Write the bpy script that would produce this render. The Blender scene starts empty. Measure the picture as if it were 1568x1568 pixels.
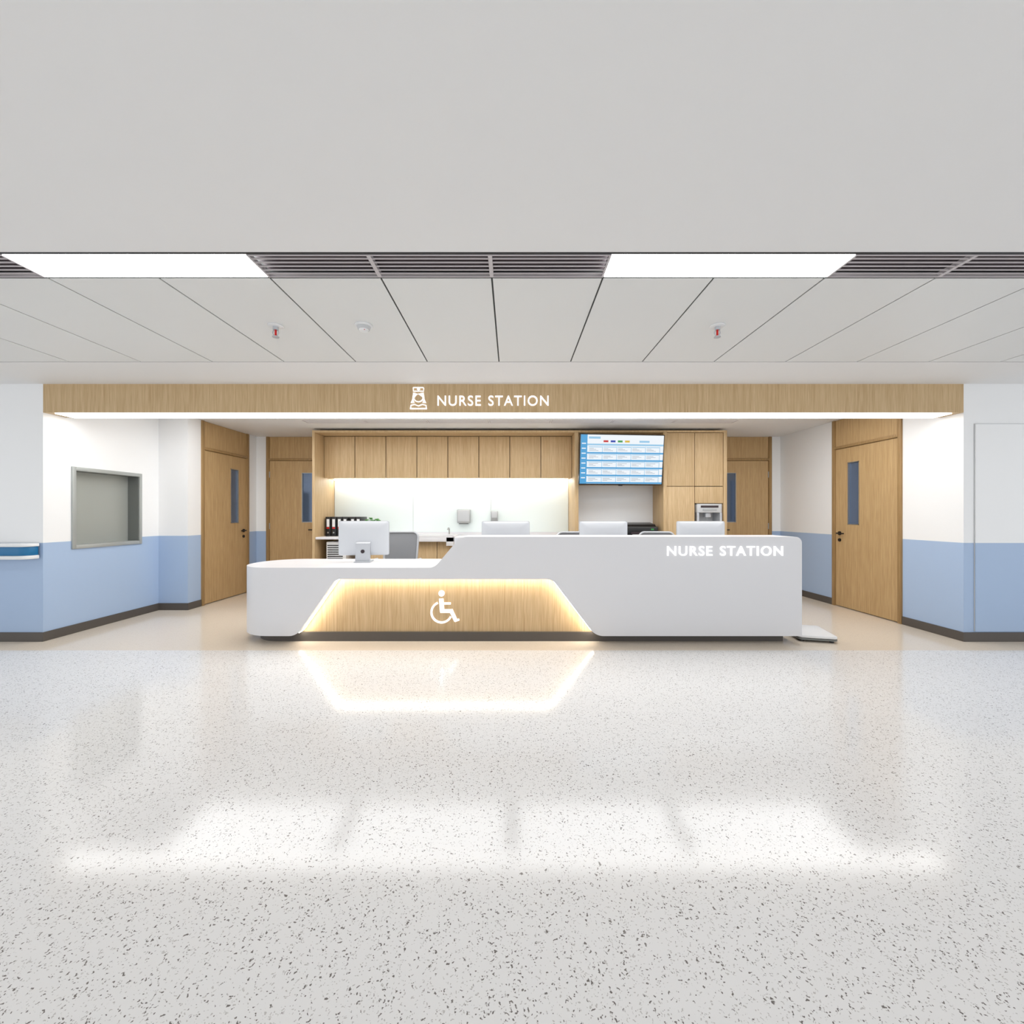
import bpy, bmesh, math, random
from mathutils import Matrix, Vector
sc = bpy.context.scene
sc.view_settings.view_transform = 'Standard'
sc.view_settings.look = 'None'

# ------------------------------------------------------------------ materials
def lin(c):
    c = c / 255.0
    return c / 12.92 if c <= 0.04045 else ((c + 0.055) / 1.055) ** 2.4
def rgb(r, g, b): return (lin(r), lin(g), lin(b), 1)

def mat(name, col, rough=0.5, metal=0.0, emit=None, estr=0.0, spec=0.5, bump=0.0, bscale=200, samp=True):
    m = bpy.data.materials.new(name); m.use_nodes = True
    nt = m.node_tree; p = nt.nodes['Principled BSDF']
    p.inputs['Base Color'].default_value = col
    p.inputs['Roughness'].default_value = rough
    p.inputs['Metallic'].default_value = metal
    p.inputs['Specular IOR Level'].default_value = spec
    if emit is not None:
        p.inputs['Emission Color'].default_value = emit
        p.inputs['Emission Strength'].default_value = estr
    if bump > 0:
        n = nt.nodes.new('ShaderNodeTexNoise'); n.inputs['Scale'].default_value = bscale
        g = nt.nodes.new('ShaderNodeNewGeometry'); nt.links.new(g.outputs['Position'], n.inputs['Vector'])
        b = nt.nodes.new('ShaderNodeBump'); b.inputs['Strength'].default_value = bump
        b.inputs['Distance'].default_value = 0.001
        nt.links.new(n.outputs['Fac'], b.inputs['Height']); nt.links.new(b.outputs['Normal'], p.inputs['Normal'])
    if not samp:
        try: m.cycles.emission_sampling = 'NONE'
        except Exception: pass
    return m

def wood(name, c1, c2, rough=0.45):
    m = bpy.data.materials.new(name); m.use_nodes = True
    nt = m.node_tree; N = nt.nodes; L = nt.links; p = N['Principled BSDF']
    g = N.new('ShaderNodeNewGeometry')
    mp = N.new('ShaderNodeMapping'); mp.inputs['Scale'].default_value = (45, 45, 1.3)
    L.new(g.outputs['Position'], mp.inputs['Vector'])
    n = N.new('ShaderNodeTexNoise'); n.inputs['Scale'].default_value = 1.4; n.inputs['Detail'].default_value = 4
    L.new(mp.outputs['Vector'], n.inputs['Vector'])
    mp2 = N.new('ShaderNodeMapping'); mp2.inputs['Scale'].default_value = (260, 260, 6)
    L.new(g.outputs['Position'], mp2.inputs['Vector'])
    n2 = N.new('ShaderNodeTexNoise'); n2.inputs['Scale'].default_value = 1.0; n2.inputs['Detail'].default_value = 1
    L.new(mp2.outputs['Vector'], n2.inputs['Vector'])
    mx = N.new('ShaderNodeMath'); mx.operation = 'ADD'
    h = N.new('ShaderNodeMath'); h.operation = 'MULTIPLY'; h.inputs[1].default_value = 0.5
    h2 = N.new('ShaderNodeMath'); h2.operation = 'MULTIPLY'; h2.inputs[1].default_value = 0.5
    L.new(n.outputs['Fac'], h.inputs[0]); L.new(n2.outputs['Fac'], h2.inputs[0])
    L.new(h.outputs[0], mx.inputs[0]); L.new(h2.outputs[0], mx.inputs[1])
    r = N.new('ShaderNodeValToRGB'); r.color_ramp.elements[0].position = 0.34; r.color_ramp.elements[1].position = 0.64
    r.color_ramp.elements[0].color = c1; r.color_ramp.elements[1].color = c2
    L.new(mx.outputs[0], r.inputs['Fac']); L.new(r.outputs['Color'], p.inputs['Base Color'])
    p.inputs['Roughness'].default_value = rough
    p.inputs['Specular IOR Level'].default_value = 0.3
    return m

def wall_material():
    m = bpy.data.materials.new('wall_two_tone_paint'); m.use_nodes = True
    nt = m.node_tree; N = nt.nodes; L = nt.links; p = N['Principled BSDF']
    g = N.new('ShaderNodeNewGeometry'); s = N.new('ShaderNodeSeparateXYZ'); L.new(g.outputs['Position'], s.inputs[0])
    gt = N.new('ShaderNodeMath'); gt.operation = 'GREATER_THAN'; gt.inputs[1].default_value = 0.966
    L.new(s.outputs['Z'], gt.inputs[0])
    mx = N.new('ShaderNodeMix'); mx.data_type = 'RGBA'
    L.new(gt.outputs[0], mx.inputs[0])
    mx.inputs[6].default_value = rgb(168, 190, 220); mx.inputs[7].default_value = rgb(240, 241, 242)
    L.new(mx.outputs[2], p.inputs['Base Color'])
    p.inputs['Roughness'].default_value = 0.45
    return m

def floor_material():
    m = bpy.data.materials.new('speckled_vinyl_floor'); m.use_nodes = True
    nt = m.node_tree; N = nt.nodes; L = nt.links; p = N['Principled BSDF']
    g = N.new('ShaderNodeNewGeometry')
    dn = N.new('ShaderNodeTexNoise'); dn.inputs['Scale'].default_value = 70; dn.inputs['Detail'].default_value = 2
    L.new(g.outputs['Position'], dn.inputs['Vector'])
    sub = N.new('ShaderNodeVectorMath'); sub.operation = 'SUBTRACT'; sub.inputs[1].default_value = (.5, .5, .5)
    L.new(dn.outputs['Color'], sub.inputs[0])
    scl = N.new('ShaderNodeVectorMath'); scl.operation = 'SCALE'; scl.inputs['Scale'].default_value = 0.028
    L.new(sub.outputs[0], scl.inputs[0])
    add = N.new('ShaderNodeVectorMath'); add.operation = 'ADD'
    L.new(g.outputs['Position'], add.inputs[0]); L.new(scl.outputs[0], add.inputs[1])
    def specks(scale, radius, keep):
        v = N.new('ShaderNodeTexVoronoi'); v.inputs['Scale'].default_value = scale
        L.new(add.outputs[0], v.inputs['Vector'])
        lt = N.new('ShaderNodeMapRange'); lt.inputs['From Min'].default_value = radius; lt.inputs['From Max'].default_value = radius * 0.75
        L.new(v.outputs['Distance'], lt.inputs['Value'])
        sp = N.new('ShaderNodeSeparateColor'); L.new(v.outputs['Color'], sp.inputs[0])
        gt = N.new('ShaderNodeMath'); gt.operation = 'GREATER_THAN'; gt.inputs[1].default_value = keep
        L.new(sp.outputs[0], gt.inputs[0])
        mu = N.new('ShaderNodeMath'); mu.operation = 'MULTIPLY'
        L.new(lt.outputs[0], mu.inputs[0]); L.new(gt.outputs[0], mu.inputs[1])
        return mu.outputs[0]
    def mix(fac, a, b):
        x = N.new('ShaderNodeMix'); x.data_type = 'RGBA'
        L.new(fac, x.inputs[0])
        for i, v in ((6, a), (7, b)):
            if isinstance(v, tuple): x.inputs[i].default_value = v
            else: L.new(v, x.inputs[i])
        return x.outputs[2]
    s1 = specks(92, 0.31, 0.56); s2 = specks(125, 0.34, 0.55); s4 = specks(125, .3, .6)
    front = mix(s2, rgb(228, 227, 226), rgb(190, 187, 184))
    front = mix(s1, front, rgb(114, 108, 105))
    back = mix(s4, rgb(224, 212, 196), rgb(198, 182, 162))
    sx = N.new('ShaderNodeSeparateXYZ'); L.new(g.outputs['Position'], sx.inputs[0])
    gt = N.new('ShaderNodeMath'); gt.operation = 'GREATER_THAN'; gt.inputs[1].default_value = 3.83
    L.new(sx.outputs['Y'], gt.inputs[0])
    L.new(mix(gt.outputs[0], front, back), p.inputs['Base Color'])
    p.inputs['Roughness'].default_value = 0.12
    p.inputs['Specular IOR Level'].default_value = 0.45
    return m

M_WALL = wall_material(); M_FLOOR = floor_material()
M_OAK = wood('oak_veneer', rgb(182, 153, 112), rgb(208, 182, 143))
M_OAKD = wood('oak_door_veneer', rgb(172, 141, 99), rgb(198, 168, 124))
M_OAKF = wood('oak_frame', rgb(144, 114, 75), rgb(170, 140, 97))
M_CEIL = mat('ceiling_white_paint', rgb(232, 232, 232), 0.6)
M_TILE = mat('ceiling_tile_metal', rgb(226, 227, 226), 0.5)
M_GAP = mat('ceiling_joint_dark', rgb(58, 61, 59), 0.8)
M_GAPB = mat('cabinet_gap_shadow', rgb(70, 52, 34), 0.8)
M_BLK = mat('black_trim_gap_shade', rgb(28, 28, 30), 0.5)
M_BASE = mat('baseboard_dark', rgb(84, 79, 75), 0.45)
M_SOLID = mat('solid_surface_white', rgb(222, 222, 225), 0.32)
M_WHITE = mat('white_plastic', rgb(232, 233, 234), 0.35)
M_MONB = mat('monitor_shell', rgb(210, 213, 218), 0.35, .1)
M_OFFW = mat('light_grey_plastic', rgb(196, 198, 200), 0.4)
M_SILV = mat('silver_aluminium', rgb(192, 195, 200), 0.35, .35)
M_STEEL = mat('brushed_steel', rgb(176, 178, 178), 0.35, .8)
M_FRAME = mat('hatch_frame_metal', rgb(172, 176, 174), 0.4, .3)
M_REVEAL = mat('grey_metal_reveal_shade', rgb(120, 123, 121), 0.4, .4)  # darker frame metal, recess shade put into the colour; plain grey elsewhere
M_HATCH = mat('hatch_shutter_metal', rgb(170, 174, 169), 0.4, .3)
M_GLASSP = mat('back_painted_glass', rgb(230, 240, 239), 0.12)
M_VIS = mat('vision_panel_glass', rgb(100, 116, 142), 0.05, .4)
M_HANDLE = mat('handle_dark', rgb(48, 44, 42), 0.4, .5)
M_BLACKP = mat('black_plastic', rgb(24, 24, 26), 0.35)
M_DARKG = mat('dark_grille_cavity', rgb(50, 38, 43), 0.7)
M_SLAT = mat('grille_slat', rgb(196, 190, 192), 0.5)
M_BLUE = mat('handrail_teal_blue', rgb(20, 108, 158), 0.35)
M_RED = mat('red_glass_bulb', rgb(200, 20, 20), 0.2)
M_GREEN = mat('leaf_green', rgb(70, 140, 60), 0.5)
M_MESH = mat('chair_grey_mesh', rgb(132, 134, 138), 0.7, bump=.5, bscale=400)
M_PANEL = mat('ceiling_light_diffuser', rgb(255, 255, 255), .5, emit=(.97, .985, 1, 1), estr=9)
M_FILL = mat('added_station_fill_light', rgb(255, 255, 255), .5, emit=(.98, .99, 1, 1), estr=4.2)  # glow of the unseen panels added to brighten the station
M_STRIP = mat('beam_light_diffuser', rgb(255, 255, 255), .5, emit=(1, .985, .96, 1), estr=6.5)
M_LEDW = mat('warm_led_strip', rgb(255, 255, 255), .5, emit=(1, .91, .78, 1), estr=18)
M_LEDC = mat('cool_led_strip', rgb(255, 255, 255), .5, emit=(1, .99, .97, 1), estr=22)
M_SIGN = mat('illuminated_letter', rgb(250, 250, 250), .4, emit=(1, 1, 1, 1), estr=.5, samp=False)
def screen(name, c, s=0.75):
    return mat(name, rgb(10, 10, 10), .3, emit=rgb(*c), estr=s, samp=False)
S_W = screen('screen_white', (240, 246, 252), .95); S_B = screen('screen_blue', (70, 160, 215), .95)
S_LB = screen('screen_pale_blue', (150, 200, 232), .95); S_G = screen('screen_grey', (150, 165, 180), .9)
S_R = screen('screen_red', (220, 50, 50)); S_GR = screen('screen_green', (60, 170, 80)); S_Y = screen('screen_yellow', (240, 200, 50)); S_DB = screen('screen_navy', (40, 70, 190))

# ------------------------------------------------------------------ builder
def fillet(pts, n=8):
    out = []; k = len(pts)
    for i, p in enumerate(pts):
        r = p[2] if len(p) > 2 else 0
        c = Vector(p[:2])
        if r <= 0: out.append((c.x, c.y)); continue
        a = Vector(pts[(i - 1) % k][:2]); b = Vector(pts[(i + 1) % k][:2])
        u = (a - c).normalized(); v = (b - c).normalized()
        ang = math.acos(max(-1, min(1, u.dot(v))))
        d = r / math.tan(ang / 2)
        t1 = c + u * d; t2 = c + v * d
        ctr = c + (u + v).normalized() * (r / math.sin(ang / 2))
        a1 = math.atan2(t1.y - ctr.y, t1.x - ctr.x); a2 = math.atan2(t2.y - ctr.y, t2.x - ctr.x)
        da = a2 - a1
        while da > math.pi: da -= 2 * math.pi
        while da < -math.pi: da += 2 * math.pi
        for j in range(n + 1):
            t = a1 + da * j / n
            out.append((ctr.x + r * math.cos(t), ctr.y + r * math.sin(t)))
    return out
def ribbon_poly(path, o0, o1):
    P = [Vector(p) for p in path]; A = []; Bq = []
    for i, p in enumerate(P):
        t = (P[min(i + 1, len(P) - 1)] - P[max(i - 1, 0)]).normalized(); nrm = Vector((-t.y, t.x))
        A.append(tuple(p + nrm * o0)); Bq.append(tuple(p + nrm * o1))
    return A, Bq
def arc(cx, cy, r, a0, a1, n=24):
    return [(cx + r * math.cos(math.radians(a0 + (a1 - a0) * i / n)), cy + r * math.sin(math.radians(a0 + (a1 - a0) * i / n))) for i in range(n + 1)]

class B:
    def __init__(s, name): s.name = name; s.bm = bmesh.new(); s.mats = []; s.T = Matrix.Identity(4)
    def add(s, bm, m, bev=0, seg=2):
        if m not in s.mats: s.mats.append(m)
        bmesh.ops.recalc_face_normals(bm, faces=bm.faces)
        if bev > 0:
            es = [e for e in bm.edges if len(e.link_faces) == 2 and e.calc_face_angle(0) > 0.6]
            bmesh.ops.bevel(bm, geom=es, offset=bev, segments=seg, affect='EDGES', profile=.5)
        bm.transform(s.T)
        i = s.mats.index(m)
        for f in bm.faces: f.material_index = i
        me = bpy.data.meshes.new('tmp'); bm.to_mesh(me); bm.free(); s.bm.from_mesh(me); bpy.data.meshes.remove(me)
    def box(s, x0, x1, y0, y1, z0, z1, m, bev=0, seg=2):
        bm = bmesh.new()
        bmesh.ops.create_cube(bm, size=1, matrix=Matrix.Translation(((x0 + x1) / 2, (y0 + y1) / 2, (z0 + z1) / 2)) @ Matrix.Diagonal((abs(x1 - x0), abs(y1 - y0), abs(z1 - z0), 1)))
        s.add(bm, m, bev, seg)
    def _pt(s, pl, a, b, c):
        return {'xz': (a, c, b), 'xy': (a, b, c), 'yz': (c, a, b)}[pl]
    def prism(s, pts, pl, a0, a1, m, bev=0):
        bm = bmesh.new()
        v0 = [bm.verts.new(s._pt(pl, p[0], p[1], a0)) for p in pts]; v1 = [bm.verts.new(s._pt(pl, p[0], p[1], a1)) for p in pts]
        n = len(pts); bm.faces.new(v0); bm.faces.new(v1[::-1])
        for i in range(n): bm.faces.new((v0[i], v0[(i + 1) % n], v1[(i + 1) % n], v1[i]))
        s.add(bm, m, bev)
    def ribbon(s, path, o0, o1, pl, a0, a1, m, closed=False):
        if closed:
            P = [Vector(p) for p in path]; k = len(P); A = []; Q = []
            for i, p in enumerate(P):
                t = (P[(i + 1) % k] - P[i - 1]).normalized(); nr = Vector((-t.y, t.x)); A.append(p + nr * o0); Q.append(p + nr * o1)
        else: A, Q = ribbon_poly(path, o0, o1)
        bm = bmesh.new(); n = len(A)
        V = [[bm.verts.new(s._pt(pl, p[0], p[1], c)) for p in S] for S in (A, Q) for c in (a0, a1)]
        rng = range(n) if closed else range(n - 1)
        for i in rng:
            j = (i + 1) % n
            bm.faces.new((V[0][i], V[0][j], V[2][j], V[2][i])); bm.faces.new((V[1][i], V[3][i], V[3][j], V[1][j]))
            bm.faces.new((V[0][i], V[1][i], V[1][j], V[0][j])); bm.faces.new((V[2][i], V[2][j], V[3][j], V[3][i]))
        if not closed:
            for i in (0, n - 1): bm.faces.new((V[0][i], V[1][i], V[3][i], V[2][i]))
        s.add(bm, m)
    def cyl(s, c, r, h, ax, m, seg=24, r2=None, bev=0):
        bm = bmesh.new(); R = {'z': Matrix.Identity(4), 'x': Matrix.Rotation(math.pi / 2, 4, 'Y'), 'y': Matrix.Rotation(-math.pi / 2, 4, 'X')}[ax]
        bmesh.ops.create_cone(bm, cap_ends=True, segments=seg, radius1=r, radius2=r if r2 is None else r2, depth=h, matrix=Matrix.Translation(c) @ R)
        s.add(bm, m, bev)
    def sph(s, c, r, m, sc=(1, 1, 1), seg=20):
        bm = bmesh.new(); bmesh.ops.create_uvsphere(bm, u_segments=seg, v_segments=seg // 2, radius=r, matrix=Matrix.Translation(c) @ Matrix.Diagonal((sc[0], sc[1], sc[2], 1))); s.add(bm, m)
    def tube(s, pts, r, m, seg=10, closed=False):
        P = [Vector(p) for p in pts]; bm = bmesh.new(); rings = []; n = len(P)
        ref = None
        for i, p in enumerate(P):
            t = ((P[(i + 1) % n] - P[i - 1]) if closed else (P[min(i + 1, n - 1)] - P[max(i - 1, 0)])).normalized()
            if ref is None: ref = t.orthogonal().normalized()
            ref = (ref - t * ref.dot(t)).normalized(); b = t.cross(ref)
            rings.append([bm.verts.new(p + (ref * math.cos(2 * math.pi * k / seg) + b * math.sin(2 * math.pi * k / seg)) * r) for k in range(seg)])
        for i in range(n if closed else n - 1):
            A = rings[i]; C = rings[(i + 1) % n]
            for k in range(seg): bm.faces.new((A[k], A[(k + 1) % seg], C[(k + 1) % seg], C[k]))
        if not closed: bm.faces.new(rings[0][::-1]); bm.faces.new(rings[-1])
        s.add(bm, m)
    def text(s, body, x0, x1, z0, z1, y, depth, m, offset=0.006, space=1.14):
        cu = bpy.data.curves.new('t', 'FONT'); cu.body = body; cu.extrude = depth; cu.offset = offset; cu.space_character = space; cu.size = 1
        cu.space_word = 1.3; cu.resolution_u = 6
        ob = bpy.data.objects.new('t', cu); sc.collection.objects.link(ob)
        bpy.context.view_layer.update(); dg = bpy.context.evaluated_depsgraph_get()
        me = bpy.data.meshes.new_from_object(ob.evaluated_get(dg))
        bm = bmesh.new(); bm.from_mesh(me)
        xs = [v.co.x for v in bm.verts]; ys = [v.co.y for v in bm.verts]
        sx = (x1 - x0) / (max(xs) - min(xs)); sy = (z1 - z0) / (max(ys) - min(ys)); mx, my = min(xs), min(ys)
        for v in bm.verts: v.co = Vector((x0 + (v.co.x - mx) * sx, y + v.co.z, z0 + (v.co.y - my) * sy))
        s.add(bm, m)
        bpy.data.objects.remove(ob); bpy.data.meshes.remove(me); bpy.data.curves.remove(cu)
    def done(s):
        me = bpy.data.meshes.new(s.name)
        vs = [v.co for v in s.bm.verts]
        o = Vector(((min(v.x for v in vs) + max(v.x for v in vs)) / 2, (min(v.y for v in vs) + max(v.y for v in vs)) / 2, min(v.z for v in vs)))
        bmesh.ops.translate(s.bm, verts=s.bm.verts, vec=-o)
        s.bm.to_mesh(me); s.bm.free()
        for m in s.mats: me.materials.append(m)
        me.polygons.foreach_set('use_smooth', [True] * len(me.polygons)); me.set_sharp_from_angle(angle=math.radians(32))
        ob = bpy.data.objects.new(s.name, me); ob.location = o; sc.collection.objects.link(ob)
        return ob

# ------------------------------------------------------------------ room
CZ = 2.525; YB = -2.0
b = B('floor'); b.box(-9, 9, YB, 7.1, -.1, 0, M_FLOOR); b.done()

b = B('ceiling')
b.box(-9, 9, YB, 2.035, CZ, CZ + .05, M_CEIL)
b.box(-9, 9, 3.512, 7.1, CZ, CZ + .05, M_CEIL)
b.box(-9, 9, YB, 7.1, CZ + .06, CZ + .12, M_GAP)
b.box(-9, 9, 2.262, 3.511, CZ + .005, CZ + .05, M_GAP)
for k in range(-15, 15):
    x = -.109 + .6 * k
    b.box(x + .005, x + .595, 2.264, 3.5, CZ, CZ + .006, M_TILE)
b.box(-9, 9, 2.038, 2.052, CZ + .0, CZ + .03, M_BLK)
b.box(-9, 9, 2.250, 2.261, CZ + .001, CZ + .02, M_GAP)
b.done()
# light panels and air grilles
def panel(x0, x1, y0=2.056, y1=2.248):
    b = B('added_light_panel')
    b.box(x0 + .004, x1 - .004, y0, y1, CZ - .001, CZ + .03, M_PANEL); b.done()
def grille(x0, x1, y0=2.056, y1=2.248, n=6):
    b = B('ceiling_air_grille')
    b.box(x0, x1, y0, y1, CZ + .04, CZ + .05, M_DARKG)
    w = .010
    b.box(x0, x0 + w, y0, y1, CZ - .003, CZ + .02, M_SLAT); b.box(x1 - w, x1, y0, y1, CZ - .003, CZ + .02, M_SLAT)
    b.box(x0 + w, x1 - w, y0, y0 + w * .6, CZ - .003, CZ + .02, M_SLAT); b.box(x0 + w, x1 - w, y1 - w * .6, y1, CZ - .003, CZ + .02, M_SLAT)
    p = (y1 - y0) / n
    for i in range(1, n):
        y = y0 + p * i
        b.box(x0 + w, x1 - w, y - .003, y + .003, CZ - .002, CZ + .004, M_SLAT)
    b.done()
g0 = -.109
for k0 in (-14, -9, -4, 1, 6, 11):
    if k0 > -14: panel(g0 + .6 * k0, g0 + .6 * (k0 + 2))
    for j in range(2, 5): grille(g0 + .6 * (k0 + j), g0 + .6 * (k0 + j + 1))
for x in (-3.0, -1.0, 1.0, 3.0):
    b = B('added_light_panel'); b.box(x - .9, x + .9, 4.50, 5.40, CZ - .02, CZ - .002, M_FILL); b.done()  # added panels, hidden behind the beam, to light the station
for i in range(7):
    grille(-2.86 + i * .85, -2.86 + i * .85 + .84, 5.68, 5.85, 5)

# walls
b = B('wall_left')
b.box(-9, -4.6, 4.1, 4.25, 0, CZ, M_WALL)
b.box(-4.75, -4.6, 4.25, 4.39, 0, CZ, M_WALL); b.box(-4.75, -4.6, 5.155, 5.44, 0, CZ, M_WALL)
b.box(-4.75, -4.6, 4.39, 5.155, 0, .91, M_WALL); b.box(-4.75, -4.6, 4.39, 5.155, 1.72, CZ, M_WALL)
b.box(-4.75, -4.22, 5.44, 5.59, 0, CZ, M_WALL); b.box(-4.37, -4.22, 5.59, 5.67, 0, CZ, M_WALL)
b.box(-4.37, -4.22, 6.685, 6.9, 0, CZ, M_WALL)
b.done()
b = B('wall_right')
b.box(4.43, 9, 4.1, 4.25, 0, CZ, M_WALL)
b.box(4.43, 4.58, 4.25, 4.74, 0, CZ, M_WALL); b.box(4.43, 4.58, 5.765, 6.9, 0, CZ, M_WALL)
b.done()
b = B('wall_back')
b.box(-4.37, -4.05, 6.9, 7.05, 0, CZ, M_WALL); b.box(-3.1, 3.33, 6.9, 7.05, 0, CZ, M_WALL); b.box(4.28, 4.58, 6.9, 7.05, 0, CZ, M_WALL)
b.done()
t = .012
b = B('baseboard_left')
b.box(-9, -4.6 + t, 4.1 - t, 4.1, 0, .09, M_BASE); b.box(-4.6, -4.6 + t, 4.1, 5.44, 0, .09, M_BASE)
b.box(-4.6 + t, -4.22 + t, 5.44 - t, 5.44, 0, .09, M_BASE); b.box(-4.22, -4.22 + t, 5.44, 5.665, 0, .09, M_BASE); b.box(-4.22, -4.22 + t, 6.69, 6.9, 0, .09, M_BASE)
b.done()
b = B('baseboard_right')
b.box(4.43 - t, 9, 4.1 - t, 4.1, 0, .09, M_BASE); b.box(4.43 - t, 4.43, 4.1, 4.735, 0, .09, M_BASE); b.box(4.43 - t, 4.43, 5.77, 6.9, 0, .09, M_BASE)
b.done()
b = B('baseboard_back')
b.box(-4.2, -4.055, 6.9 - t, 6.9, 0, .09, M_BASE); b.box(4.285, 4.41, 6.9 - t, 6.9, 0, .09, M_BASE); b.done()
b = B('access_panel')
b.box(4.53, 5.75, 4.094, 4.099, .1, 2.135, M_OFFW); b.box(4.536, 5.744, 4.088, 4.094, .1, 2.129, M_WALL); b.done()

# wood beam
b = B('trim_beam')
b.box(-4.6, 4.43, 4.1, 4.32, 2.245, CZ, M_OAK)
b.box(-4.50, 4.33, 4.115, 4.305, 2.236, 2.245, M_STRIP)
b.done()
b = B('nurse_station_sign')
b.text('NURSE STATION', -.73, .359, 2.309, 2.409, 4.093, .006, M_SIGN)
b.done()
# nurse icon sign, drawn on a 26 x 35 unit grid, 6.4 mm per unit
b = B('nurse_icon_sign')
cx = -.916; k = .0064
def ic(u, v): return (cx + u * k, 2.275 + v * k)
def icp(l): return [ic(*p) for p in l]
def icr(u, v, r): q = ic(u, v); return (q[0], q[1], r)
Y0, Y1 = 4.088, 4.099
b.ribbon(fillet([icr(-9, 34, .012), icr(9, 34, .012), ic(8, 27), ic(-8, 27)], 4), 0, -.009, 'xz', Y0, Y1, M_SIGN, True)
b.box(ic(-.8, 0)[0], ic(.8, 0)[0], Y0, Y1, ic(0, 28.5)[1], ic(0, 33)[1], M_SIGN)
b.box(ic(-2.4, 0)[0], ic(2.4, 0)[0], Y0 + .001, Y1, ic(0, 30)[1], ic(0, 31.6)[1], M_SIGN)
c = ic(0, 19)
b.ribbon(arc(c[0], c[1], 7.5 * k, 160, 380), -.005, .005, 'xz', Y0, Y1, M_SIGN)
b.prism(icp([(-8, 25.5), (-1, 23.5), (-5.5, 19), (-7.5, 13.5), (-6, 10), (-12, 9.5), (-9.5, 15)]), 'xz', Y0, Y1, M_SIGN)
b.prism(icp([(8, 25.5), (-1, 23.5), (5.5, 19), (7.5, 13.5), (6, 10), (12, 9.5), (9.5, 15)]), 'xz', Y0, Y1, M_SIGN)
b.ribbon(icp([(-12, 2), (-11.5, 6), (-6, 7.5), (0, 5), (6, 7.5), (11.5, 6), (12, 2)]), -.005, .005, 'xz', Y0, Y1, M_SIGN)
b.prism(icp([(-13, 0), (13, 0), (13, 2), (-13, 2)]), 'xz', Y0, Y1, M_SIGN)
b.done()

# hatch window on left wall
b = B('window_1')
ya, yb, za, zb = 4.361, 5.183, .882, 1.747
b.box(-4.6, -4.585, ya, ya + .04, za, zb, M_FRAME, .002); b.box(-4.6, -4.585, yb - .035, yb, za, zb, M_FRAME, .002)
b.box(-4.6, -4.585, ya + .04, yb - .035, za, za + .04, M_FRAME, .002); b.box(-4.6, -4.585, ya + .04, yb - .035, zb - .04, zb, M_FRAME, .002)
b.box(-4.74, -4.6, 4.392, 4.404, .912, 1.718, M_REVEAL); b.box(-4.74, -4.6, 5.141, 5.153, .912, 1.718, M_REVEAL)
b.box(-4.74, -4.6, 4.404, 5.141, .912, .924, M_FRAME); b.box(-4.74, -4.6, 4.404, 5.141, 1.706, 1.718, M_REVEAL)  # sides and head use the darker colour as painted shade, sill does not
b.box(-4.745, -4.725, 4.404, 5.141, .924, 1.706, M_HATCH)
b.done()

# doors : local x = width (0..w), local -y = toward viewer, z up
def door(name, w, T, hinge_left=True, vis=(.58, .76)):
    b = B(name); b.T = T; f = .045; H = 2.13
    b.box(0, f, -.02, .12, 0, CZ - .002, M_OAKF, .002); b.box(w - f, w, -.02, .12, 0, CZ - .002, M_OAKF, .002)
    b.box(f, w - f, -.02, .12, H, H + .035, M_OAKF, .002)
    b.box(f + .003, w - f - .003, 0, .03, H + .038, CZ - .003, M_OAKD)
    x0, x1 = f + .005, w - f - .005
    v0, v1 = vis; z0, z1 = 1.11, 1.93
    b.box(x0, v0, 0, .045, .01, H - .005, M_OAKD); b.box(v1, x1, 0, .045, .01, H - .005, M_OAKD)
    b.box(v0, v1, 0, .045, .01, z0, M_OAKD); b.box(v0, v1, 0, .045, z1, H - .005, M_OAKD)
    b.box(v0, v1, .018, .024, z0, z1, M_VIS)
    for (p, q, r, s_) in ((v0, v0 + .010, z0, z1), (v1 - .010, v1, z0, z1), (v0, v1, z0, z0 + .010), (v0, v1, z1 - .010, z1)):
        b.box(p, q, -.003, .02, r, s_, M_STEEL)
    b.box(f, w - f, .05, .06, 0, H, M_BLK)  # black sheet behind the leaf stands in for shadow in its gaps
    hx = (x1 - .07) if hinge_left else (x0 + .07); sg = -1 if hinge_left else 1
    b.cyl((hx, -.006, .99), .026, .012, 'y', M_HANDLE); b.cyl((hx, -.03, .99), .009, .04, 'y', M_HANDLE)
    b.box(min(hx, hx + sg * .12), max(hx, hx + sg * .12), -.055, -.04, .981, .999, M_HANDLE, .004)
    b.cyl((hx, -.006, .90), .022, .012, 'y', M_HANDLE)
    hg = x0 if hinge_left else x1
    for z in (.25, 1.05, 1.9): b.cyl((hg, -.004, z), .007, .1, 'z', M_STEEL, 10)
    return b.done()
Rz = lambda a: Matrix.Rotation(a, 4, 'Z'); Tr = lambda *v: Matrix.Translation(v)
door('door_1', 1.015, Tr(-4.22, 5.67, 0) @ Rz(math.pi / 2), True, (.60, .78))
door('door_2', 1.025, Tr(4.43, 5.765, 0) @ Rz(-math.pi / 2), False, (.25, .43))
door('door_3', .95, Tr(-4.05, 6.9, 0), True, (.58, .76))
door('door_4', .95, Tr(3.33, 6.9, 0), False, (.19, .37))

b = B('handrail')
def hr(z0, z1, yy, m, x1): b.prism(fillet([(-9, 4.088), (x1, 4.088), (x1, yy, .07), (-9, yy)], 8), 'xy', z0, z1, m, .006)
hr(.935, .965, 3.965, M_WHITE, -4.62); hr(.85, .935, 3.975, M_BLUE, -4.63); hr(.815, .85, 3.965, M_WHITE, -4.62)
b.done()

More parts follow.
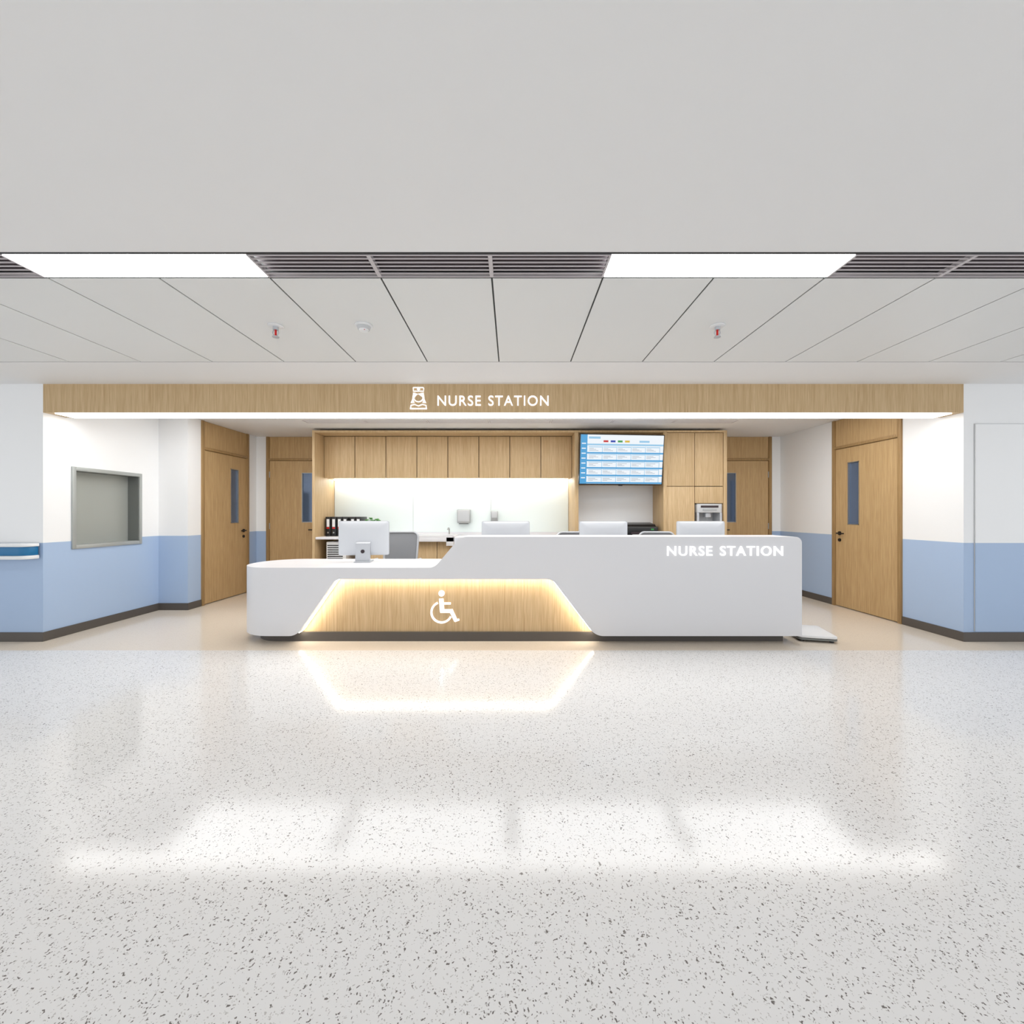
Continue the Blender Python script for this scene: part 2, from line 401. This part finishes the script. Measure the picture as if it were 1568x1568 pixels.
# ------------------------------------------------------------------ reception counter
b = B('reception_counter')
LOW, TALL, BOT = .735, 1.031, .081
plan = fillet([(-2.26, 4.0), (-2.26, 4.8), (-2.71, 4.8, .38), (-2.71, 4.0, .38)], 20)
b.prism(plan, 'xy', BOT, LOW, M_SOLID)
front = fillet([(-2.26, BOT), (-2.064, BOT, .14), (-1.686, .625, .08), (.384, .625, .10), (.799, BOT, .16), (2.775, BOT), (2.775, TALL, .06), (-.494, TALL, .12), (-.743, LOW, .12), (-2.26, LOW)], 10)
b.prism(front, 'xz', 4.0, 4.1, M_SOLID)
b.box(-2.26, -.60, 4.1, 4.8, .70, LOW, M_SOLID)
top = fillet([(-1.2, LOW), (-.743, LOW, .12), (-.494, TALL, .12), (2.775, TALL, .06), (2.775, .4)], 10)
b.ribbon(top[1:-1], -.035, 0, 'xz', 4.1, 4.36, M_SOLID)
b.box(-.60, 2.74, 4.34, 4.36, .72, TALL - .03, M_SOLID)
b.box(-.62, 2.74, 4.36, 4.9, .70, .73, M_SOLID)
b.box(2.74, 2.775, 4.1, 4.9, BOT, .73, M_SOLID)
b.box(2.74, 2.775, 4.1, 4.36, .73, TALL - .03, M_SOLID)
b.box(1.0, 2.74, 4.6, 4.62, BOT, .70, M_SOLID)
b.box(-2.26, 1.0, 4.125, 4.15, .09, .66, M_OAK)
pl = fillet([(2.66, 4.105), (2.66, 4.75), (-2.60, 4.75, .3), (-2.60, 4.105, .3)], 12)
b.prism(pl, 'xy', 0, .09, M_BASE)
path = fillet([(-2.33, BOT), (-2.064, BOT, .14), (-1.686, .625, .08), (.384, .625, .10), (.799, BOT, .16), (2.775, BOT)], 10)[6:-7]
b.ribbon(path, -.004, 0.002, 'xz', 4.06, 4.098, M_LEDW)
b.done()
b = B('counter_sign')
b.text('NURSE STATION', 1.481, 2.5875, .85, .944, 3.992, .006, M_SIGN, .01); b.done()
b = B('wheelchair_symbol')
def wp(u, v): return (-.694 + u * .00643, .281 + v * .00643)
def W(l): return [wp(*p) for p in l]
Y0, Y1 = 4.112, 4.124
c = wp(0, 29); b.cyl((c[0], (Y0 + Y1) / 2, c[1]), .03, Y1 - Y0, 'y', M_SIGN)
b.ribbon(W([(-.5, 21), (1, 1)]), -.022, .022, 'xz', Y0, Y1, M_SIGN)
b.ribbon(W([(0, 13.5), (14, 13.5)]), -.010, .010, 'xz', Y0, Y1, M_SIGN)
b.ribbon(W([(-2, 2), (16, 2)]), -.018, .018, 'xz', Y0, Y1, M_SIGN)
b.ribbon(W([(14, 4), (22, -13)]), -.018, .018, 'xz', Y0, Y1, M_SIGN)
b.ribbon(W([(20, -13.5), (27, -11)]), -.010, .010, 'xz', Y0, Y1, M_SIGN)
c = wp(0, 0); b.ribbon(arc(c[0], c[1], 15.5 * .00643, 112, 335, 36), -.010, .010, 'xz', Y0, Y1, M_SIGN)
b.done()

# ------------------------------------------------------------------ back cabinet run
XL, XR = -2.965, 3.19
for (x0, x1) in ((XL, -2.927), (.931, .987), (2.246, 2.296), (3.141, XR)):
    b = B('cabinet_side_panel'); b.box(x0, x1, 6.2, 6.898, 0, 2.46, M_OAK, .001); b.done()
b = B('overhead_cabinet')
b.box(XL, XR, 6.2, 6.898, 2.461, 2.49, M_OAK)
b.box(-2.926, .93, 6.525, 6.898, 1.815, 2.461, M_OAK); b.box(-2.926, .93, 6.519, 6.525, 1.815, 2.461, M_GAPB)
w = (.93 + 2.926) / 8
for i in range(8): b.box(-2.926 + w * i + .005, -2.926 + w * (i + 1) - .005, 6.5, 6.518, 1.81, 2.453, M_OAK, .001)
b.box(-2.90, .91, 6.80, 6.84, 1.800, 1.815, M_LEDC)
b.done()
b = B('overhead_cabinet')
b.box(2.297, 3.14, 6.246, 6.898, 1.67, 2.46, M_OAK); b.box(2.724, 3.14, 6.246, 6.898, 1.408, 1.67, M_OAK)
b.box(2.297, 3.14, 6.24, 6.246, 1.67, 2.46, M_GAPB); b.box(2.724, 3.14, 6.24, 6.246, 1.41, 1.67, M_GAPB)
for x0, x1 in ((2.297, 2.7185), (2.7185, 3.14)): b.box(x0 + .003, x1 - .005, 6.215, 6.239, 1.665, 2.455, M_OAK, .001)
b.box(2.7225, 3.137, 6.215, 6.239, 1.41, 1.655, M_OAK, .001)
b.done()
b = B('tall_cabinet')
b.box(2.297, 2.722, 6.24, 6.898, 0, 1.664, M_OAK); b.box(2.300, 2.7135, 6.215, 6.239, .1, 1.655, M_OAK, .001); b.done()
b = B('overhead_cabinet'); b.box(.988, 2.245, 6.45, 6.65, 1.70, 2.46, M_OAK); b.done()
b = B('base_cabinet')
b.box(-2.926, .93, 6.22, 6.898, .87, .905, M_SOLID, .003)
b.box(-2.926, -2.15, 6.85, 6.898, .09, .87, M_OAK); b.box(-2.926, -2.15, 6.26, 6.85, .52, .54, M_OAK)
b.box(-2.17, -2.15, 6.26, 6.85, .09, .87, M_OAK)
b.box(-2.926, .93, 6.3, 6.85, 0, .09, M_BASE)
b.box(-2.15, .93, 6.285, 6.85, .09, .868, M_OAK); b.box(-2.15, .93, 6.279, 6.285, .09, .868, M_GAPB)
for i in range(6): b.box(-2.15 + .5133 * i + .004, -2.15 + .5133 * (i + 1) - .004, 6.255, 6.278, .1, .86, M_OAK, .001)
b.box(-1.85, -.86, 6.16, 6.22, .84, .905, M_SOLID, .004); b.box(-.97, -.86, 6.16, 6.24, .78, .905, M_SOLID, .004)
b.done()
b = B('base_cabinet')
b.box(.988, 2.245, 6.22, 6.66, .87, .905, M_SOLID, .003); b.box(.988, 2.245, 6.26, 6.65, 0, .868, M_OAK); b.done()
b = B('base_cabinet')
b.box(2.724, 3.14, 6.24, 6.898, 0, .92, M_OAK); b.box(2.7265, 3.137, 6.215, 6.238, .1, .915, M_OAK, .001); b.done()
b = B('wall_niche'); b.box(.988, 2.245, 6.665, 6.69, .0, 2.46, M_WALL); b.done()
b = B('glass_splashback')
for x0, x1 in ((-2.92, -1.63), (-1.626, -.35), (-.346, .925)): b.box(x0, x1, 6.888, 6.898, .952, 1.80, M_GLASSP)
b.box(-2.92, .925, 6.88, 6.898, .906, .95, M_SOLID); b.done()

b = B('sink_basin')
b.ribbon(fillet([(-1.85, 6.16, .03), (-.86, 6.16, .03), (-.86, 6.72, .03), (-1.85, 6.72, .03)], 5), 0, .1, 'xy', .906, .93, M_SOLID, True)
b.box(-1.75, -.96, 6.26, 6.62, .906, .909, M_OFFW)
b.tube([(-1.0, 6.66, .92), (-1.0, 6.66, 1.0), (-1.0, 6.64, 1.02), (-1.0, 6.58, 1.03), (-1.0, 6.5, 1.01)], .011, M_STEEL)
b.done()
b = B('paper_towel_dispenser')
b.box(-.892, -.677, 6.77, 6.886, 1.10, 1.325, M_STEEL, .015); b.box(-.875, -.694, 6.762, 6.772, 1.13, 1.31, M_OFFW, .004); b.box(-.86, -.71, 6.78, 6.85, 1.085, 1.10, M_REVEAL); b.done()
b = B('soap_dispenser')
b.box(-.344, -.23, 6.80, 6.886, 1.12, 1.30, M_STEEL, .012); b.box(-.33, -.244, 6.793, 6.802, 1.19, 1.285, M_OFFW, .003); b.cyl((-.287, 6.84, 1.105), .014, .03, 'z', M_STEEL); b.done()

b = B('ring_binders')
for i in range(6):
    x = -2.90 + i * .088 + (.03 if i > 3 else 0)
    b.box(x, x + .078, 6.5, 6.78, .906, 1.205, M_BLACKP, .003)
    b.box(x + .018, x + .06, 6.496, 6.5, 1.05, 1.17, M_WHITE); b.box(x + .018, x + .06, 6.495, 6.5, 1.02, 1.045, M_RED)
    b.cyl((x + .039, 6.498, .96), .012, .006, 'y', M_STEEL, 14)
b.done()
b = B('potted_plant')
b.cyl((-2.14, 6.45, .966), .045, .12, 'z', M_WHITE, 24, .06)
random.seed(4)
for i in range(60):
    a = random.uniform(0, 6.28); r = random.uniform(.02, .15); h = 1.10 + random.uniform(0, .10) - r * .25
    b.tube([(-2.14, 6.45, 1.02), (-2.14 + math.cos(a) * r * .5, 6.45 + math.sin(a) * r * .5, h), (-2.14 + math.cos(a) * r, 6.45 + math.sin(a) * r, h)], .002, M_GREEN, 4)
    b.sph((-2.14 + math.cos(a) * r, 6.45 + math.sin(a) * r, h), .022, M_GREEN, (1, 1, .4), 8)
b.done()
b = B('computer_tower')
b.box(-2.80, -2.50, 6.3, 6.75, .541, .83, M_WHITE, .01)
for i in range(7): b.box(-2.78, -2.55, 6.294, 6.301, .57 + i * .033, .585 + i * .033, M_BLACKP)
b.done()

b = B('desktop_printer')
b.box(1.72, 2.19, 6.25, 6.62, .907, 1.06, M_BLACKP, .02); b.prism(fillet([(6.3, 1.06), (6.6, 1.06), (6.6, 1.12, .02), (6.34, 1.09, .01)], 4), 'yz', 1.74, 2.17, M_BLACKP)
b.box(1.80, 2.1, 6.20, 6.3, .93, .945, M_OFFW); b.box(1.78, 2.12, 6.243, 6.25, .95, .98, M_DARKG); b.box(2.08, 2.12, 6.243, 6.25, 1.01, 1.03, S_GR)
b.done()

b = B('water_dispenser')
b.box(2.745, 3.115, 6.20, 6.6, 1.27, 1.40, M_OFFW, .008); b.box(2.745, 3.115, 6.42, 6.6, .93, 1.27, M_OFFW)
b.box(2.745, 2.775, 6.20, 6.42, .93, 1.27, M_SILV); b.box(3.085, 3.115, 6.20, 6.42, .93, 1.27, M_SILV)
b.box(2.745, 3.115, 6.20, 6.6, .922, .97, M_OFFW, .004)
b.box(2.80, 3.06, 6.194, 6.2, 1.345, 1.375, M_DARKG); b.box(2.83, 3.03, 6.192, 6.2, 1.30, 1.325, M_STEEL)
b.box(2.89, 2.97, 6.24, 6.34, 1.20, 1.27, M_SILV, .006); b.cyl((2.93, 6.29, 1.18), .01, .05, 'z', M_STEEL)
b.done()

# television
b = B('television')
b.T = Tr(1.585, 6.06, 2.035) @ Rz(math.radians(5)) @ Matrix.Rotation(math.radians(7), 4, 'X')
tw, th = .625, .365
b.box(-tw, tw, -.02, .02, -th, th, M_BLACKP, .006)
b.box(-tw + .013, tw - .013, -.0215, -.02, -th + .018, th - .013, S_W)
e = -.023
b.box(-tw + .013, -tw + .11, e, -.0215, -th + .018, th - .013, S_B)
b.box(-tw + .13, -tw + .30, e, -.0215, th - .07, th - .04, S_LB)
for i, m in enumerate((S_R, S_DB, S_GR, S_Y)): b.box(-.28 + i * .105, -.21 + i * .105, e, -.0215, th - .118, th - .09, m)
b.box(.25, .40, e, -.0215, th - .118, th - .09, S_LB)
b.box(-tw + .013, tw - .013, -.0225, -.0215, th - .165, th - .140, S_LB)
for r in range(5):
    zt = .190 - r * .107
    b.box(-tw + .11, tw - .013, e, -.0215, zt - .107, zt - .084, S_B)
    for c in range(5):
        x = -.50 + c * .213
        b.box(x + .006, x + .2, e - .0005, -.0215, zt - .016, zt - .006, S_LB)
        for q in range(3): b.box(x + .012, x + .08 + .035 * ((q * 7 + c * 3 + r) % 3), e - .0005, -.0215, zt - .034 - q * .015, zt - .029 - q * .015, S_G)
        b.box(x + .203, x + .210, e - .0005, -.0215, zt - .084, zt, S_LB)
for r in range(8): b.box(-tw + .03, -tw + .09, e - .001, e, .22 - r * .07, .235 - r * .07, S_W)
b.box(-.05, .05, .02, .09, -.1, .1, M_BLACKP); b.box(-.03, .03, .09, .36, -.03, .03, M_BLACKP)
b.cyl((0, -.005, -th - .006), .03, .012, 'z', M_BLACKP)
b.done()

# ------------------------------------------------------------------ monitors
def monitor(x, y, z, yaw=0):
    b = B('desktop_monitor'); b.T = Tr(x, y, z) @ Rz(yaw)
    W2 = .265; z0, z1 = .07, .44
    rect = fillet([(-W2, z0, .02), (W2, z0, .02), (W2, z1, .02), (-W2, z1, .02)], 5)
    b.prism(rect, 'xz', -.004, .012, M_SILV)
    rect2 = fillet([(-W2 + .004, z0 + .004, .02), (W2 - .004, z0 + .004, .02), (W2 - .004, z1 - .004, .02), (-W2 + .004, z1 - .004, .02)], 5)
    bm = bmesh.new(); rings = []
    for f_, d in ((1, .004), (.93, .014), (.8, .022), (.6, .027)):
        rings.append([bm.verts.new((p[0] * f_, -d, .255 + (p[1] - .255) * f_)) for p in rect2])
    n = len(rect2)
    for A, C in zip(rings, rings[1:]):
        for i in range(n): bm.faces.new((A[i], A[(i + 1) % n], C[(i + 1) % n], C[i]))
    bm.faces.new(rings[-1]); b.add(bm, M_MONB)
    b.box(-W2 + .012, W2 - .012, .012, .0135, z0 + .075, z1 - .012, M_BLACKP)
    b.prism(fillet([(-.07, .012), (-.03, .012), (-.012, .20), (-.03, .22), (-.05, .20)], 3), 'yz', -.075, .075, M_SILV, .002)
    b.box(-.085, .085, -.10, .09, 0, .012, M_SILV, .004)
    b.cyl((0, -.056, .115), .02, .02, 'y', M_DARKG, 24)
    b.done()
monitor(-1.60, 4.52, LOW, math.radians(6))
for x in (-.07, 1.01, 2.085): monitor(x, 4.62, .731)

# ------------------------------------------------------------------ chairs
def chair(x, y, yaw=0):
    b = B('office_chair'); b.T = Tr(x, y, 0) @ Rz(yaw)
    for i in range(5):
        a = 2 * math.pi * i / 5 + .3; c, s_ = math.cos(a), math.sin(a)
        b.tube([(0, 0, .10), (c * .15, s_ * .15, .095), (c * .29, s_ * .29, .075)], .018, M_STEEL)
        b.sph((c * .29, s_ * .29, .03), .03, M_BLACKP, (1, 1, 1), 12)
    b.cyl((0, 0, .25), .025, .32, 'z', M_STEEL); b.cyl((0, 0, .40), .05, .03, 'z', M_BLACKP)
    seat = fillet([(-.24, -.24, .08), (.24, -.24, .08), (.23, .22, .06), (-.23, .22, .06)], 6); b.prism(seat, 'xy', .42, .49, M_MESH, .02)
    bk = fillet([(-.21, .54, .05), (.21, .54, .05), (.225, 1.01, .07), (-.225, 1.01, .07)], 6)
    sh = lambda p: (p[0], .25 + (p[1] - .54) * .16, p[1])
    b.tube([sh(p) for p in bk], .014, M_SILV, closed=True)
    bm = bmesh.new(); V = [bm.verts.new(sh(p)) for p in bk]; bm.faces.new(V)
    r = bmesh.ops.extrude_face_region(bm, geom=bm.faces[:])
    for v in [g for g in r['geom'] if isinstance(g, bmesh.types.BMVert)]: v.co.y += .012
    b.add(bm, M_MESH)
    b.tube([(0, .05, .41), (0, .24, .42), (0, .30, .5), (0, .31, .75)], .02, M_SILV)
    for sx in (-1, 1): b.tube([(sx * .22, .05, .44), (sx * .28, .05, .5), (sx * .29, .05, .66), (sx * .28, .20, .67), (sx * .27, -.15, .675)], .014, M_SILV)
    b.done()
chair(-1.46, 5.2, 0); chair(.84, 5.15, .1); chair(1.86, 5.15, -.1)

# weighing scale
b = B('weighing_scale')
b.T = Tr(3.03, 4.27, 0) @ Rz(math.radians(-14))
pts = fillet([(-.17, -.22, .04), (.17, -.22, .04), (.17, .22, .04), (-.17, .22, .04)], 6)
b.prism(pts, 'xy', .02, .035, M_REVEAL); b.prism(pts, 'xy', .038, .065, M_WHITE, .008)
for sx in (-1, 1):
    for sy in (-1, 1): b.cyl((sx * .13, sy * .17, .01), .02, .02, 'z', M_BLACKP)
b.done()

# sprinklers & smoke detector
def sprinkler(x, y):
    b = B('fire_sprinkler')
    b.cyl((x, y, CZ - .004), .05, .008, 'z', M_WHITE, 28, bev=.002); b.cyl((x, y, CZ - .018), .018, .024, 'z', M_SILV)
    b.cyl((x, y, CZ - .05), .007, .044, 'z', M_RED, 10)
    for s_ in (-1, 1): b.tube([(x + s_ * .014, y, CZ - .026), (x + s_ * .02, y, CZ - .05), (x + s_ * .008, y, CZ - .074)], .0035, M_SILV, 6)
    b.cyl((x, y, CZ - .077), .022, .005, 'z', M_SILV); b.done()
sprinkler(-1.60, 2.83); sprinkler(1.39, 2.83)
b = B('smoke_detector')
b.cyl((-1.0, 2.82, CZ - .006), .058, .012, 'z', M_WHITE, 36, bev=.002); b.cyl((-1.0, 2.82, CZ - .022), .038, .02, 'z', M_OFFW, 36, .046); b.cyl((-1.0, 2.82, CZ - .036), .026, .012, 'z', M_WHITE, 30, .034)
b.sph((-.985, 2.79, CZ - .043), .003, M_RED); b.done()

# ------------------------------------------------------------------ world + camera
w = bpy.data.worlds.new('World'); sc.world = w; w.use_nodes = True
w.node_tree.nodes['Background'].inputs[0].default_value = (.96, .98, 1, 1); w.node_tree.nodes['Background'].inputs[1].default_value = 1.32
cam = bpy.data.cameras.new('camera'); co = bpy.data.objects.new('camera', cam); sc.collection.objects.link(co)
co.location = (0, 0, 1.25); co.rotation_euler = (math.pi / 2, 0, 0)
cam.sensor_width = 36; cam.lens = 640 / 1568 * 36; cam.shift_y = 3 / 1568; cam.clip_start = .05
sc.camera = co
